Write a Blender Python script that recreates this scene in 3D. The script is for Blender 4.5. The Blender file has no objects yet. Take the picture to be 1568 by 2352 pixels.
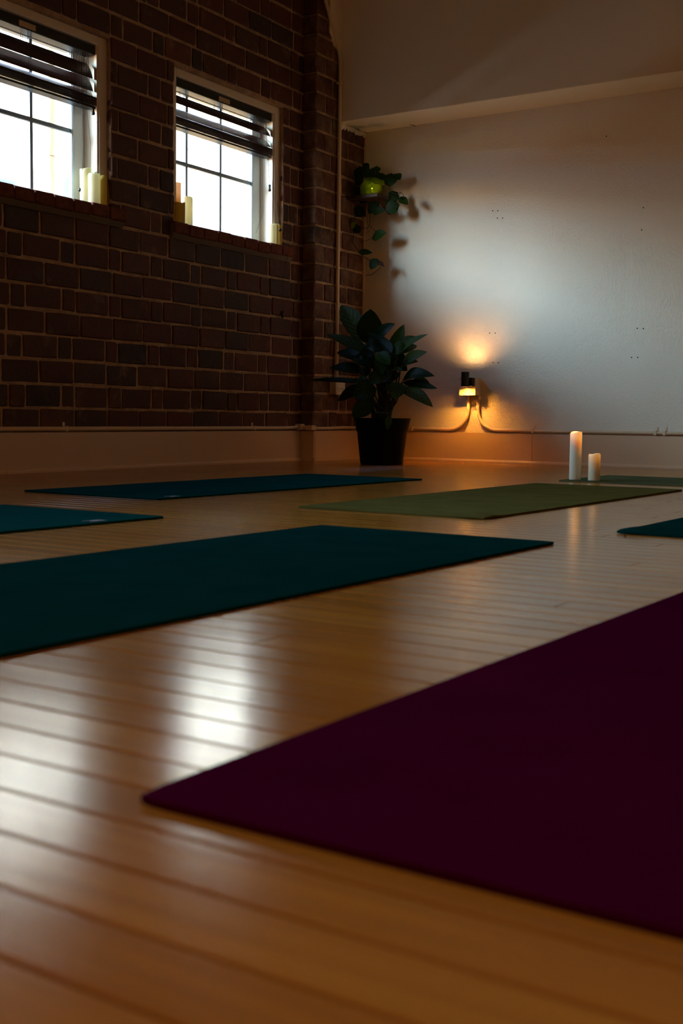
import bpy, math, random
from mathutils import Vector, Matrix, noise
random.seed(7)
S = bpy.context.scene
COL = S.collection
PI = math.pi

# ------------------------------------------------------------------ camera
CAM_H = 0.30
YAW, PITCH, ROLL, FPX = -0.58321, -0.07971, 0.01145, 2741.9
W_, H_ = 1568, 2352
cw = Vector((math.sin(YAW)*math.cos(PITCH), math.cos(YAW)*math.cos(PITCH), math.sin(PITCH)))
r0 = Vector((math.cos(YAW), -math.sin(YAW), 0)); u0 = r0.cross(cw)
cr = r0*math.cos(ROLL) + u0*math.sin(ROLL); cu = u0*math.cos(ROLL) - r0*math.sin(ROLL)
cam = bpy.data.cameras.new('camera'); camo = bpy.data.objects.new('camera', cam); COL.objects.link(camo)
m = Matrix.Identity(4)
for i in range(3):
    m[i][0], m[i][1], m[i][2] = cr[i], cu[i], -cw[i]
m[0][3], m[1][3], m[2][3] = 0, 0, CAM_H
camo.matrix_world = m
cam.sensor_fit = 'VERTICAL'; cam.sensor_height = 36; cam.sensor_width = 24; cam.lens = FPX/H_*36
cam.clip_start = 0.02; cam.clip_end = 200
cam.dof.use_dof = True; cam.dof.focus_distance = 6.6; cam.dof.aperture_fstop = 6.0
S.camera = camo
# ------------------------------------------------------------------ view, world, lights
S.view_settings.view_transform = 'Standard'; S.view_settings.look = 'None'
S.view_settings.gamma = 1; S.view_settings.use_curve_mapping = False
S.view_settings.exposure = 0.0
S.cycles.use_denoising = True
S.cycles.sample_clamp_indirect = 40
S.cycles.diffuse_bounces = 5; S.cycles.transparent_max_bounces = 16
S.cycles.caustics_reflective = False; S.cycles.caustics_refractive = False
S.cycles.use_guiding = True

wd = bpy.data.worlds.new('sky'); S.world = wd; wd.use_nodes = True
nt = wd.node_tree; nt.nodes.clear()
tc = nt.nodes.new('ShaderNodeTexCoord'); sx = nt.nodes.new('ShaderNodeSeparateXYZ')
rp = nt.nodes.new('ShaderNodeValToRGB'); bg = nt.nodes.new('ShaderNodeBackground'); wo = nt.nodes.new('ShaderNodeOutputWorld')
nt.links.new(tc.outputs['Generated'], sx.inputs[0]); nt.links.new(sx.outputs['Z'], rp.inputs[0])
rp.color_ramp.elements[0].position = 0.0; rp.color_ramp.elements[0].color = (0.95, 0.97, 1.0, 1)
rp.color_ramp.elements[1].position = 0.8; rp.color_ramp.elements[1].color = (0.30, 0.55, 1.0, 1)
nt.links.new(rp.outputs[0], bg.inputs[0]); bg.inputs[1].default_value = 9.0
nt.links.new(bg.outputs[0], wo.inputs[0])

def light(name, typ, loc, rot, energy, color, **kw):
    l = bpy.data.lights.new(name, typ); l.energy = energy; l.color = color
    for k, v in kw.items(): setattr(l, k, v)
    o = bpy.data.objects.new(name, l); COL.objects.link(o); o.location = loc; o.rotation_euler = rot
    return o
# the sun comes over our own roof and strikes the white building across the alley
sd = Vector((-1.0, 0.35, -0.62)).normalized()
sun = light('sun', 'SUN', (20, -8, 20), sd.to_track_quat('-Z', 'Y').to_euler(), 46.0, (1.0, 0.90, 0.72), angle=math.radians(1.5))
# area lights added in the alley, standing in for sky and sunlit wall
def alley(n, t, z): return Vector((-4.6964, 6.0, z)) + Vector((math.cos(0.03248), math.sin(0.03248), 0))*n + Vector((-math.sin(0.03248), math.cos(0.03248), 0))*t
light('alley_cool_fill', 'AREA', alley(-4.3, -5.6, 3.75), (PI/2, 0, 0.03248-PI/2+math.radians(33)), 2300.0, (0.60, 0.85, 1.0), shape='RECTANGLE', size=5.5, size_y=2.2)
light('alley_warm_fill', 'AREA', alley(-3.9, -5.8, 2.40), (PI/2, 0, 0.03248-PI/2+math.radians(33)), 260.0, (1.0, 0.60, 0.22), shape='RECTANGLE', size=3.6, size_y=0.5)
# dim amber fill light added under the ceiling, well behind the camera
light('amber_fill', 'AREA', (1.2, -1.2, 3.1), (0, 0, 0), 42.0, (1.0, 0.50, 0.17), shape='DISK', size=0.9)

# ------------------------------------------------------------------ helpers
def srgb(r, g, b):
    f = lambda c: c/12.92 if c <= 0.04045 else ((c+0.055)/1.055)**2.4
    return (f(r/255), f(g/255), f(b/255), 1)

def mat(name, col=(0.8, 0.8, 0.8, 1), rough=0.5, **kw):
    M = bpy.data.materials.new(name); M.use_nodes = True
    b = M.node_tree.nodes['Principled BSDF']
    b.inputs['Base Color'].default_value = col; b.inputs['Roughness'].default_value = rough
    for k, v in kw.items(): b.inputs[k].default_value = v
    return M
def N(M, typ, **kw):
    n = M.node_tree.nodes.new(typ)
    for k, v in kw.items():
        if k.startswith('i_'):
            n.inputs[k[2:].replace('_', ' ')].default_value = v
        else: setattr(n, k, v)
    return n
def LK(M, a, b): M.node_tree.links.new(a, b)
def BS(M): return M.node_tree.nodes['Principled BSDF']
def ramp(M, stops, fac=None, interp='LINEAR'):
    r = N(M, 'ShaderNodeValToRGB'); r.color_ramp.interpolation = interp
    while len(r.color_ramp.elements) < len(stops): r.color_ramp.elements.new(0.5)
    for e, (p, c) in zip(r.color_ramp.elements, stops): e.position = p; e.color = c
    if fac is not None: LK(M, fac, r.inputs[0])
    return r
def bump(M, height, strength, dist):
    b = N(M, 'ShaderNodeBump'); b.inputs['Strength'].default_value = strength; b.inputs['Distance'].default_value = dist
    LK(M, height, b.inputs['Height']); LK(M, b.outputs[0], BS(M).inputs['Normal']); return b
def mapping(M, out, scale=(1, 1, 1), rot=(0, 0, 0)):
    mp = N(M, 'ShaderNodeMapping'); mp.inputs['Scale'].default_value = scale; mp.inputs['Rotation'].default_value = rot
    LK(M, out, mp.inputs[0]); return mp.outputs[0]
def mixc(M, fac, a, b, blend='MIX'):
    x = N(M, 'ShaderNodeMix', data_type='RGBA', blend_type=blend)
    for v, s in ((fac, x.inputs[0]), (a, x.inputs[6]), (b, x.inputs[7])):
        if hasattr(v, 'links'): LK(M, v, s)
        else: s.default_value = v
    return x.outputs[2]
def math_(M, op, a, b=0.5):
    x = N(M, 'ShaderNodeMath', operation=op)
    for v, s in ((a, x.inputs[0]), (b, x.inputs[1])):
        if hasattr(v, 'links'): LK(M, v, s)
        else: s.default_value = v
    return x.outputs[0]
def noise_(M, vec, scale, detail=4, rough=0.55):
    n = N(M, 'ShaderNodeTexNoise'); n.inputs['Scale'].default_value = scale; n.inputs['Detail'].default_value = detail
    n.inputs['Roughness'].default_value = rough
    if vec is not None: LK(M, vec, n.inputs['Vector'])
    return n.outputs[0]

class MB:
    def __init__(s): s.v = []; s.f = []; s.uv = None
    def box(s, a, b):
        x0, y0, z0 = a; x1, y1, z1 = b; i = len(s.v)
        s.v += [(x0,y0,z0),(x1,y0,z0),(x1,y1,z0),(x0,y1,z0),(x0,y0,z1),(x1,y0,z1),(x1,y1,z1),(x0,y1,z1)]
        s.f += [tuple(i+k for k in q) for q in ((0,3,2,1),(4,5,6,7),(0,1,5,4),(1,2,6,5),(2,3,7,6),(3,0,4,7))]
        return s
    def prism(s, prof, axis, a, b):
        """extrude a closed 2-D profile along an axis ('x','y','z') from a to b"""
        i = len(s.v); n = len(prof)
        def P(p, q, t): return {'x': (t, p, q), 'y': (p, t, q), 'z': (p, q, t)}[axis]
        s.v += [P(p, q, a) for p, q in prof] + [P(p, q, b) for p, q in prof]
        s.f += [(i+k, i+(k+1) % n, i+n+(k+1) % n, i+n+k) for k in range(n)]
        s.f += [tuple(i+k for k in reversed(range(n))), tuple(i+n+k for k in range(n))]
        return s
    def tube(s, path, r, seg=10, caps=True):
        pts = [Vector(p) for p in path]; n = len(pts); i0 = len(s.v)
        rr = r if isinstance(r, (list, tuple)) else [r]*n
        up = None
        for k, p in enumerate(pts):
            d = (pts[min(k+1, n-1)] - pts[max(k-1, 0)]).normalized()
            if up is None:
                up = Vector((0, 0, 1)) if abs(d.z) < 0.9 else Vector((1, 0, 0))
            sd_ = d.cross(up).normalized(); up = sd_.cross(d).normalized()
            for j in range(seg):
                a = 2*PI*j/seg
                s.v.append(tuple(p + (sd_*math.cos(a) + up*math.sin(a))*rr[k]))
        for k in range(n-1):
            for j in range(seg):
                a = i0+k*seg+j; b = i0+k*seg+(j+1) % seg
                s.f.append((a, b, b+seg, a+seg))
        if caps:
            s.f.append(tuple(i0+j for j in reversed(range(seg)))); s.f.append(tuple(i0+(n-1)*seg+j for j in range(seg)))
        return s
    def lathe(s, prof, c=(0, 0, 0), seg=24, wob=None):
        i0 = len(s.v); n = len(prof)
        for k, (r, z) in enumerate(prof):
            for j in range(seg):
                a = 2*PI*j/seg; dz = wob(a, k) if wob else 0
                s.v.append((c[0]+r*math.cos(a), c[1]+r*math.sin(a), c[2]+z+dz))
        for k in range(n-1):
            for j in range(seg):
                a = i0+k*seg+j; b = i0+k*seg+(j+1) % seg
                s.f.append((a, b, b+seg, a+seg))
        if prof[0][0] > 1e-6: s.f.append(tuple(i0+j for j in reversed(range(seg))))
        if prof[-1][0] > 1e-6: s.f.append(tuple(i0+(n-1)*seg+j for j in range(seg)))
        return s
    def mesh(s, name, M, smooth=False):
        me = bpy.data.meshes.new(name); me.from_pydata(s.v, [], s.f)
        if s.uv:
            ul = me.uv_layers.new(name='UVMap')
            for lp in me.loops: ul.data[lp.index].uv = s.uv[lp.vertex_index]
        me.materials.append(M)
        if smooth:
            me.polygons.foreach_set('use_smooth', [True]*len(me.polygons))
            if smooth == 'angle': me.set_sharp_from_angle(angle=math.radians(40))
        me.update(); return me
    def build(s, name, M, parent=None, smooth=False):
        return place(name, s.mesh(name, M, smooth), parent)

def place(name, me, parent=None, loc=None, rot=None, sc=None):
    o = bpy.data.objects.new(name, me); COL.objects.link(o)
    if parent is not None: o.parent = parent
    if loc is not None: o.location = loc
    if rot is not None: o.rotation_euler = rot
    if sc is not None: o.scale = sc
    return o
def bev(o, w, seg=2):
    md = o.modifiers.new('bevel', 'BEVEL'); md.width = w; md.segments = seg; md.limit_method = 'ANGLE'; return o
def tag(o, label, cat, group=None):
    o['label'] = label; o['category'] = cat
    if group: o['group'] = group
    return o
def thing(name, label, cat, loc=(0, 0, 0), rz=0, group=None):
    o = bpy.data.objects.new(name, None); COL.objects.link(o); o.location = loc; o.rotation_euler = (0, 0, rz)
    o.empty_display_size = 0.1
    return tag(o, label, cat, group)
def struct(o): o['kind'] = 'structure'; return o

# pixel ray of the photograph -> point on a plane at its true depth
def ray(x, y): return cr*(x-W_/2) - cu*(y-H_/2) + cw*FPX
CAMP = Vector((0, 0, CAM_H))
def atY(Y, x, y):
    d = ray(x, y); return CAMP + d*((Y-CAMP.y)/d.y)
# frame of the brick wall: n into the room, t along the wall away from the camera, z up
TH = 0.03248; WO = Vector((-4.6964, 6.0, 0))
WU = Vector((-math.sin(TH), math.cos(TH), 0)); WN = Vector((math.cos(TH), math.sin(TH), 0))
def wall(n, t, z): return WO + WN*n + WU*t + Vector((0, 0, z))
def onwall(n, x, y):
    d = ray(x, y); s = ((WO + WN*n - CAMP).dot(WN))/d.dot(WN); P = CAMP + d*s - WO
    return P.dot(WU), P.z

# ------------------------------------------------------------------ materials
def geo_pos(M): return N(M, 'ShaderNodeNewGeometry').outputs['Position']
def obj_rand(M): return N(M, 'ShaderNodeObjectInfo').outputs['Random']

M_brick = mat('brick', rough=0.62)
g = geo_pos(M_brick)
rc = ramp(M_brick, [(0.0, srgb(32, 22, 18)), (0.12, srgb(82, 36, 24)), (0.4, srgb(104, 36, 20)), (0.7, srgb(72, 26, 17)), (0.85, srgb(116, 60, 38)), (1.0, srgb(38, 26, 22))], obj_rand(M_brick))
n1 = noise_(M_brick, g, 18, 8, 0.72); n2 = noise_(M_brick, g, 45, 6, 0.7); n3 = noise_(M_brick, g, 6.5, 9, 0.75)
c1 = mixc(M_brick, ramp(M_brick, [(0.35, (0,0,0,1)), (0.7, (1,1,1,1))], n1).outputs[0], rc.outputs[0], srgb(72, 46, 34))
c2 = mixc(M_brick, ramp(M_brick, [(0.57, (0,0,0,1)), (0.70, (0.6,0.6,0.6,1))], n3).outputs[0], c1, srgb(146, 116, 88))
LK(M_brick, c2, BS(M_brick).inputs['Base Color'])
bump(M_brick, n2, 0.8, 0.012)
M_brick_dusty = M_brick.copy(); M_brick_dusty.name = 'brick_dusty'
for _n in M_brick_dusty.node_tree.nodes:
    if _n.type == 'VALTORGB' and abs(_n.color_ramp.elements[0].position-0.57) < 1e-4:
        _n.color_ramp.elements[0].position = 0.44; _n.color_ramp.elements[1].position = 0.62
M_mortar = mat('mortar', srgb(150, 122, 98), 0.9)
g = geo_pos(M_mortar); n1 = noise_(M_mortar, g, 9, 6, 0.7); n2 = noise_(M_mortar, g, 60, 5, 0.7)
LK(M_mortar, ramp(M_mortar, [(0.3, srgb(136, 110, 86)), (0.7, srgb(206, 172, 136))], n1).outputs[0], BS(M_mortar).inputs['Base Color'])
bump(M_mortar, n2, 0.8, 0.01)
M_sillm = mat('sill_bedding', srgb(112, 96, 80), 0.95)
M_sill = mat('sill_brick', srgb(112, 62, 50), 0.85); BS(M_sill).inputs['Specular IOR Level'].default_value = 0.2
g = geo_pos(M_sill); n1 = noise_(M_sill, g, 30, 5, 0.6)
LK(M_sill, ramp(M_sill, [(0.3, srgb(92, 52, 44)), (0.7, srgb(126, 72, 56))], n1).outputs[0], BS(M_sill).inputs['Base Color']); bump(M_sill, n1, 0.4, 0.006)

M_plaster = mat('trowelled_plaster', srgb(226, 218, 204), 0.55)
g = geo_pos(M_plaster)
wv = noise_(M_plaster, g, 1.6, 3)
va = N(M_plaster, 'ShaderNodeVectorMath', operation='ADD'); LK(M_plaster, g, va.inputs[0])
vs = N(M_plaster, 'ShaderNodeVectorMath', operation='SCALE'); 
wn = N(M_plaster, 'ShaderNodeTexNoise'); wn.inputs['Scale'].default_value = 2.2; wn.inputs['Detail'].default_value = 2; LK(M_plaster, g, wn.inputs['Vector'])
LK(M_plaster, wn.outputs['Color'], vs.inputs[0]); vs.inputs['Scale'].default_value = 0.55; LK(M_plaster, vs.outputs[0], va.inputs[1])
st = noise_(M_plaster, mapping(M_plaster, va.outputs[0], (90, 10, 22), (0, 0.75, 0)), 1.0, 4, 0.6)
fn = noise_(M_plaster, g, 75, 4, 0.6)
hsum = math_(M_plaster, 'ADD', math_(M_plaster, 'MULTIPLY', st, 0.55), math_(M_plaster, 'MULTIPLY', fn, 0.7))
bump(M_plaster, hsum, 0.5, 0.007)
M_smooth = mat('smooth_plaster', srgb(238, 228, 210), 0.6)
bump(M_smooth, noise_(M_smooth, geo_pos(M_smooth), 40, 3), 0.12, 0.004)
M_base = mat('baseboard_paint', srgb(212, 182, 150), 0.45)
bump(M_base, noise_(M_base, mapping(M_base, geo_pos(M_base), (3, 3, 30)), 1.0, 3), 0.06, 0.004)
M_white = mat('white_paint', srgb(228, 216, 196), 0.4)
M_pipe = mat('pipe_paint', srgb(222, 202, 176), 0.38)
M_sash = mat('sash_paint', srgb(222, 230, 235), 0.35)
M_munt = mat('muntin_bloom', srgb(150, 172, 186), 0.4)  # bloom and blue backlight put into the muntin colour and translucency
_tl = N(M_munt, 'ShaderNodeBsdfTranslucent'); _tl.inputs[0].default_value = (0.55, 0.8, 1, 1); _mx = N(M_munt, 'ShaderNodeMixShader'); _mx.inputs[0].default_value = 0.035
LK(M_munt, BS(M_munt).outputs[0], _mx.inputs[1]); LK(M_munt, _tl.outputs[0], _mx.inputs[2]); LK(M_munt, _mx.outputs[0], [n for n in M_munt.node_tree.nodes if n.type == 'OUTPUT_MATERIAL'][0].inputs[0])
M_ceil = mat('ceiling_paint', srgb(214, 204, 188), 0.8)
M_black = mat('black_blind', srgb(30, 30, 30), 0.45)
M_slat = mat('maroon_slat', srgb(62, 32, 30), 0.38)
M_cord = mat('blind_cord', srgb(62, 54, 50), 0.7)
M_tagm = mat('tag_paper', srgb(196, 172, 132), 0.6)
M_dark = mat('dark_plastic', srgb(16, 14, 13), 0.4)
M_gap = mat('dark_gap', srgb(30, 20, 14), 0.9)

M_glass = bpy.data.materials.new('window_glass'); M_glass.use_nodes = True
nt = M_glass.node_tree; nt.nodes.clear()
tr = nt.nodes.new('ShaderNodeBsdfTransparent'); gl = nt.nodes.new('ShaderNodeBsdfGlossy'); mx = nt.nodes.new('ShaderNodeMixShader'); ou = nt.nodes.new('ShaderNodeOutputMaterial')
tr.inputs[0].default_value = (0.93, 0.97, 0.97, 1); gl.inputs['Roughness'].default_value = 0.02
mx.inputs[0].default_value = 0.05; nt.links.new(tr.outputs[0], mx.inputs[1]); nt.links.new(gl.outputs[0], mx.inputs[2]); nt.links.new(mx.outputs[0], ou.inputs[0])

M_plank = mat('maple_plank', rough=0.24)
tcn = N(M_plank, 'ShaderNodeTexCoord'); rnd = obj_rand(M_plank)
gp = geo_pos(M_plank)
off = N(M_plank, 'ShaderNodeVectorMath', operation='ADD'); LK(M_plank, tcn.outputs['Object'], off.inputs[0])
cmb = N(M_plank, 'ShaderNodeCombineXYZ'); LK(M_plank, math_(M_plank, 'MULTIPLY', rnd, 37.0), cmb.inputs[0]); LK(M_plank, math_(M_plank, 'MULTIPLY', rnd, 11.0), cmb.inputs[1]); LK(M_plank, cmb.outputs[0], off.inputs[1])
gr = noise_(M_plank, mapping(M_plank, off.outputs[0], (2.2, 70, 1)), 1.0, 5, 0.6)
gr2 = noise_(M_plank, mapping(M_plank, off.outputs[0], (1.2, 9, 1)), 1.0, 3, 0.5)
tint = ramp(M_plank, [(0.0, srgb(160, 106, 34)), (0.3, srgb(178, 122, 44)), (0.65, srgb(168, 112, 38)), (1.0, srgb(188, 134, 52))], rnd)
c1 = mixc(M_plank, ramp(M_plank, [(0.35, (0,0,0,1)), (0.75, (0.55,0.55,0.55,1))], gr).outputs[0], tint.outputs[0], srgb(132, 82, 42))
c2 = mixc(M_plank, ramp(M_plank, [(0.4, (0,0,0,1)), (0.8, (0.35,0.35,0.35,1))], gr2).outputs[0], c1, srgb(140, 92, 50))
LK(M_plank, c2, BS(M_plank).inputs['Base Color'])
wear = noise_(M_plank, gp, 3.0, 4, 0.6)
LK(M_plank, ramp(M_plank, [(0.3, (0.155,)*3+(1,)), (0.7, (0.195,)*3+(1,))], wear).outputs[0], BS(M_plank).inputs['Roughness'])
bh = math_(M_plank, 'ADD', math_(M_plank, 'MULTIPLY', gr, 0.25), noise_(M_plank, mapping(M_plank, gp, (2.0, 9.0, 1)), 1.0, 2))
bump(M_plank, bh, 0.06, 0.01); BS(M_plank).inputs['IOR'].default_value = 1.33

def mat_mat(name, col, col2):
    M = mat(name, col, 0.72)
    g = geo_pos(M); a = noise_(M, g, 7, 4); b_ = noise_(M, g, 420, 2)
    LK(M, ramp(M, [(0.3, col), (0.7, col2)], a).outputs[0], BS(M).inputs['Base Color'])
    bump(M, b_, 0.35, 0.002)
    BS(M).inputs['Specular IOR Level'].default_value = 0.0
    return M
M_teal = mat_mat('teal_rubber', srgb(10, 58, 60), srgb(14, 66, 67))
M_deep = mat_mat('deep_teal_rubber', srgb(5, 42, 43), srgb(7, 48, 49))
M_olive = mat_mat('olive_rubber', srgb(82, 78, 42), srgb(92, 88, 50))
M_sage = mat_mat('sage_rubber', srgb(78, 84, 62), srgb(88, 94, 70))
M_plum = mat_mat('plum_rubber', srgb(60, 3, 38), srgb(66, 5, 42))
M_logo = mat('silver_print', srgb(112, 120, 130), 0.5)

def wax(name, col, glow=None, h=0.1, strength=2.0):
    M = mat(name, col, 0.45)
    b = BS(M)
    nt = M.node_tree; out = [n for n in nt.nodes if n.type == 'OUTPUT_MATERIAL'][0]
    tl = N(M, 'ShaderNodeBsdfTranslucent'); tl.inputs[0].default_value = col
    mx = N(M, 'ShaderNodeMixShader'); mx.inputs[0].default_value = 0.45
    LK(M, b.outputs[0], mx.inputs[1]); LK(M, tl.outputs[0], mx.inputs[2]); LK(M, mx.outputs[0], out.inputs[0])
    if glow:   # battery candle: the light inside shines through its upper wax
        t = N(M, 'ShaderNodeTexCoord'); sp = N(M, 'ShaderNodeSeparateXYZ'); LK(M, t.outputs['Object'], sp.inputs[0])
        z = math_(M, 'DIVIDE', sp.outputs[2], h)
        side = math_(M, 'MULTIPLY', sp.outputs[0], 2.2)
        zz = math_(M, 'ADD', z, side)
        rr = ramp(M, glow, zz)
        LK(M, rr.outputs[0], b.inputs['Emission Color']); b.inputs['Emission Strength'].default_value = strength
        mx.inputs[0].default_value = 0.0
    return M
M_wax = wax('ivory_wax', srgb(236, 226, 190))
M_waxy = wax('yellow_wax', srgb(226, 196, 96))
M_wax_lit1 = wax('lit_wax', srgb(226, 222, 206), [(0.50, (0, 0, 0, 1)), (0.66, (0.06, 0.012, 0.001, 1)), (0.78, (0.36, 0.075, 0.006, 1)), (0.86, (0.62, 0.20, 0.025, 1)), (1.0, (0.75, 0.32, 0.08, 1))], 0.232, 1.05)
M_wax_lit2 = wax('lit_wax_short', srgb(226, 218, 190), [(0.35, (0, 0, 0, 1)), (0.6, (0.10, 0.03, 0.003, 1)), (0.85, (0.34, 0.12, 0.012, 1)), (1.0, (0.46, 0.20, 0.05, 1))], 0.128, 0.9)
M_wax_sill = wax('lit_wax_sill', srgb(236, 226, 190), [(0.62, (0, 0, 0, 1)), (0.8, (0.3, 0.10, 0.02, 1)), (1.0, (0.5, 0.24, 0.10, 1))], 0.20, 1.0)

def leafmat(name, dark, lightc, stripes=True, trans=0.25):
    M = mat(name, dark, 0.5); BS(M).inputs['Specular IOR Level'].default_value = 0.14
    if stripes:
        t = N(M, 'ShaderNodeTexCoord'); sp = N(M, 'ShaderNodeSeparateXYZ'); LK(M, t.outputs['UV'], sp.inputs[0])
        au = math_(M, 'ABSOLUTE', math_(M, 'SUBTRACT', sp.outputs[0], 0.5))
        ph = math_(M, 'MULTIPLY', math_(M, 'SUBTRACT', sp.outputs[1], math_(M, 'MULTIPLY', au, 0.55)), 46.0)
        w = math_(M, 'SINE', ph)
        f = ramp(M, [(0.72, (0, 0, 0, 1)), (0.95, (0.8, 0.8, 0.8, 1))], w)
        edge = ramp(M, [(0.0, (0.9, 0.9, 0.9, 1)), (0.04, (0.4, 0.4, 0.4, 1)), (0.3, (1, 1, 1, 1)), (0.44, (0.1, 0.1, 0.1, 1))], au)
        ff = math_(M, 'MULTIPLY', f.outputs[0], edge.outputs[0])
        LK(M, mixc(M, ff, dark, lightc), BS(M).inputs['Base Color'])
    out = [n for n in M.node_tree.nodes if n.type == 'OUTPUT_MATERIAL'][0]
    tl = N(M, 'ShaderNodeBsdfTranslucent'); tl.inputs[0].default_value = (lightc[0]*0.7, lightc[1], lightc[2]*0.3, 1)
    mx = N(M, 'ShaderNodeMixShader'); mx.inputs[0].default_value = trans
    LK(M, BS(M).outputs[0], mx.inputs[1]); LK(M, tl.outputs[0], mx.inputs[2]); LK(M, mx.outputs[0], out.inputs[0])
    return M
M_leafS = leafmat('striped_leaf', srgb(14, 36, 16), srgb(92, 116, 76))
M_leafD = leafmat('dark_leaf', srgb(9, 30, 8), srgb(34, 74, 20), False, 0.1)
M_leafG = leafmat('green_leaf', srgb(28, 56, 16), srgb(66, 98, 34), True, 0.2)
M_poth = leafmat('pothos_leaf', srgb(20, 44, 14), srgb(80, 112, 26), False, 0.2)
M_pothL = leafmat('bright_pothos_leaf', srgb(120, 150, 30), srgb(190, 200, 40), False, 0.5)  # bright yellow tone includes light shining through a backlit leaf
M_stem = mat('plant_stem', srgb(48, 50, 28), 0.6)
M_vine = mat('vine_stem', srgb(44, 30, 20), 0.6)
M_pot = mat('black_pot', srgb(9, 8, 8), 0.6); BS(M_pot).inputs['Specular IOR Level'].default_value = 0.1
M_soil = mat('soil', srgb(30, 22, 16), 0.95)
bump(M_soil, noise_(M_soil, geo_pos(M_soil), 60, 4), 0.8, 0.01)
M_shelf = mat('shelf_wood', srgb(64, 40, 26), 0.55)
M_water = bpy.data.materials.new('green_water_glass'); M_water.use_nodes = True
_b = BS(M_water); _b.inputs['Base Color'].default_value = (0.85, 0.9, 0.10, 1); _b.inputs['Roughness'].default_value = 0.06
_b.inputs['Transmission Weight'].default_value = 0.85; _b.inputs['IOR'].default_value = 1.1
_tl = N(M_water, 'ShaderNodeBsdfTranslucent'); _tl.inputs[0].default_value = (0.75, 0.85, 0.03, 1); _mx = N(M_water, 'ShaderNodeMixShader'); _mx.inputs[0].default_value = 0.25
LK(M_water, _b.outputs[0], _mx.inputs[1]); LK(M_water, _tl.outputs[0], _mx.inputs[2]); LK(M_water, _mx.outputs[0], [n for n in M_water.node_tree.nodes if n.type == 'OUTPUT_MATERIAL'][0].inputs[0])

# ------------------------------------------------------------------ room shell
RX1, RY0, RY1, ZC = 3.4, -5.5, 7.27, 3.25
WIN_T = [(-0.705, 0.408), (-2.32, -1.225), (-3.96, -2.875), (-5.59, -4.505)]
ZS, ZT = 1.41, 2.297
T0, T1 = -11.8, 1.35

fl = MB().box((-5.4, RY0, -0.2), (RX1, RY1+0.3, -0.012)).build('floor', mat('subfloor', srgb(60, 40, 24), 0.9)); struct(fl)
ce = MB().box((-5.4, RY0, ZC), (RX1+0.3, RY1+0.3, ZC+0.3)).build('ceiling', M_ceil); struct(ce)
wb = MB().box((-5.0, RY1, -0.2), (RX1+0.3, RY1+0.3, ZC)).build('wall_back', M_plaster); struct(wb)
wr = MB().box((RX1, RY0, -0.2), (RX1+0.3, RY1, ZC)).build('wall_right', M_smooth); struct(wr)
wf = MB().box((-5.4, RY0-0.3, -0.2), (RX1+0.3, RY0, ZC+0.3)).build('wall_front', M_smooth); struct(wf)
# bulkhead across the top of the back wall
bk = MB().box((-4.62, 6.93, 2.30), (RX1, RY1, ZC)).build('trim_1', M_smooth); struct(bk); bev(bk, 0.006)
bk['label'] = 'plain plaster bulkhead over the back wall'
# small settlement crack in the bulkhead's underside
def atZ(z, x, y):
    d = ray(x, y); return CAMP + d*((z-CAM_H)/d.z)
_a, _b = atZ(2.30, 940, 285), atZ(2.30, 959, 291.5)
MB().tube([(_a.x, _a.y, 2.2998), ((_a.x+_b.x)/2+0.004, (_a.y+_b.y)/2, 2.2998), (_b.x, _b.y, 2.2998)], [0.0012, 0.003, 0.002], 6).build('crack', M_gap, bk)

# ---- brick wall with its window openings (mortar bed), local axes n, t, z
wl = MB()
ts = sorted({T0, T1} | {a for w in WIN_T for a in w}); zs = [-0.2, 1.34, ZT, ZC]
for a, b in zip(ts, ts[1:]):
    for c, d in zip(zs, zs[1:]):
        if (a, b) in WIN_T and c == 1.34: continue
        wl.box((-0.30, a, c), (-0.007, b, d))
WL = wl.build('wall_left', M_mortar); WL.location = WO; WL.rotation_euler = (0, 0, TH); struct(WL)
PB = MB().box((-0.007, 0.655, -0.0), (0.093, T1, ZC)).build('wall_left_pilaster', M_mortar); PB.location = WO; PB.rotation_euler = (0, 0, TH); struct(PB)
PB['label'] = 'brick pilaster between the windows and the back corner'

def brick_mesh(w, h, d, seed, corner=False):
    """front face in +x, extents y 0..w, z 0..h; worn irregular arris"""
    rn = random.Random(seed); mb = MB()
    def ring(n, inset, jit):
        """twelve points: a small broken corner of two points each, one point along each side"""
        y0, y1, z0, z1 = inset, w-inset, inset, h-inset
        k = [rn.uniform(0.003, 0.009) if jit > 0 else 0.0005 for _ in range(4)]
        my = [rn.uniform(0.35, 0.65) for _ in range(2)]; mz = [rn.uniform(0.35, 0.65) for _ in range(2)]
        pts = [(y0+k[0], z0), (y0+(y1-y0)*my[0], z0), (y1-k[1], z0), (y1, z0+k[1]*0.8), (y1, z0+(z1-z0)*mz[0]), (y1, z1-k[2]*0.8),
               (y1-k[2], z1), (y0+(y1-y0)*my[1], z1), (y0+k[3], z1), (y0, z1-k[3]*0.8), (y0, z0+(z1-z0)*mz[1]), (y0, z0+k[0]*0.8)]
        return [(n+rn.uniform(-jit, jit)*0.5, y+rn.uniform(-jit, jit), z+rn.uniform(-jit, jit)) for y, z in pts]
    r1 = ring(-d, 0.001, 0.0); r2 = ring(-0.007, 0.0005, 0.0022); r3 = ring(0.0, 0.0050, 0.0020)
    mb.v = r1 + r2 + r3; n = len(r1)
    for q in range(2):
        for k in range(n):
            mb.f.append((q*n+k, q*n+(k+1) % n, q*n+n+(k+1) % n, q*n+n+k))
    c = len(mb.v); mb.v.append((rn.uniform(-0.001, 0.0025), w/2+rn.uniform(-.03, .03)*w, h/2))
    for k in range(n): mb.f.append((2*n+k, 2*n+(k+1) % n, c))
    return mb
ZB0, PITCHB, JT = 0.2085, 0.1242, 0.0105
BH = PITCHB-0.0135
ST = [brick_mesh(0.24, BH, 0.05, 10+i) for i in range(7)]
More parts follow.
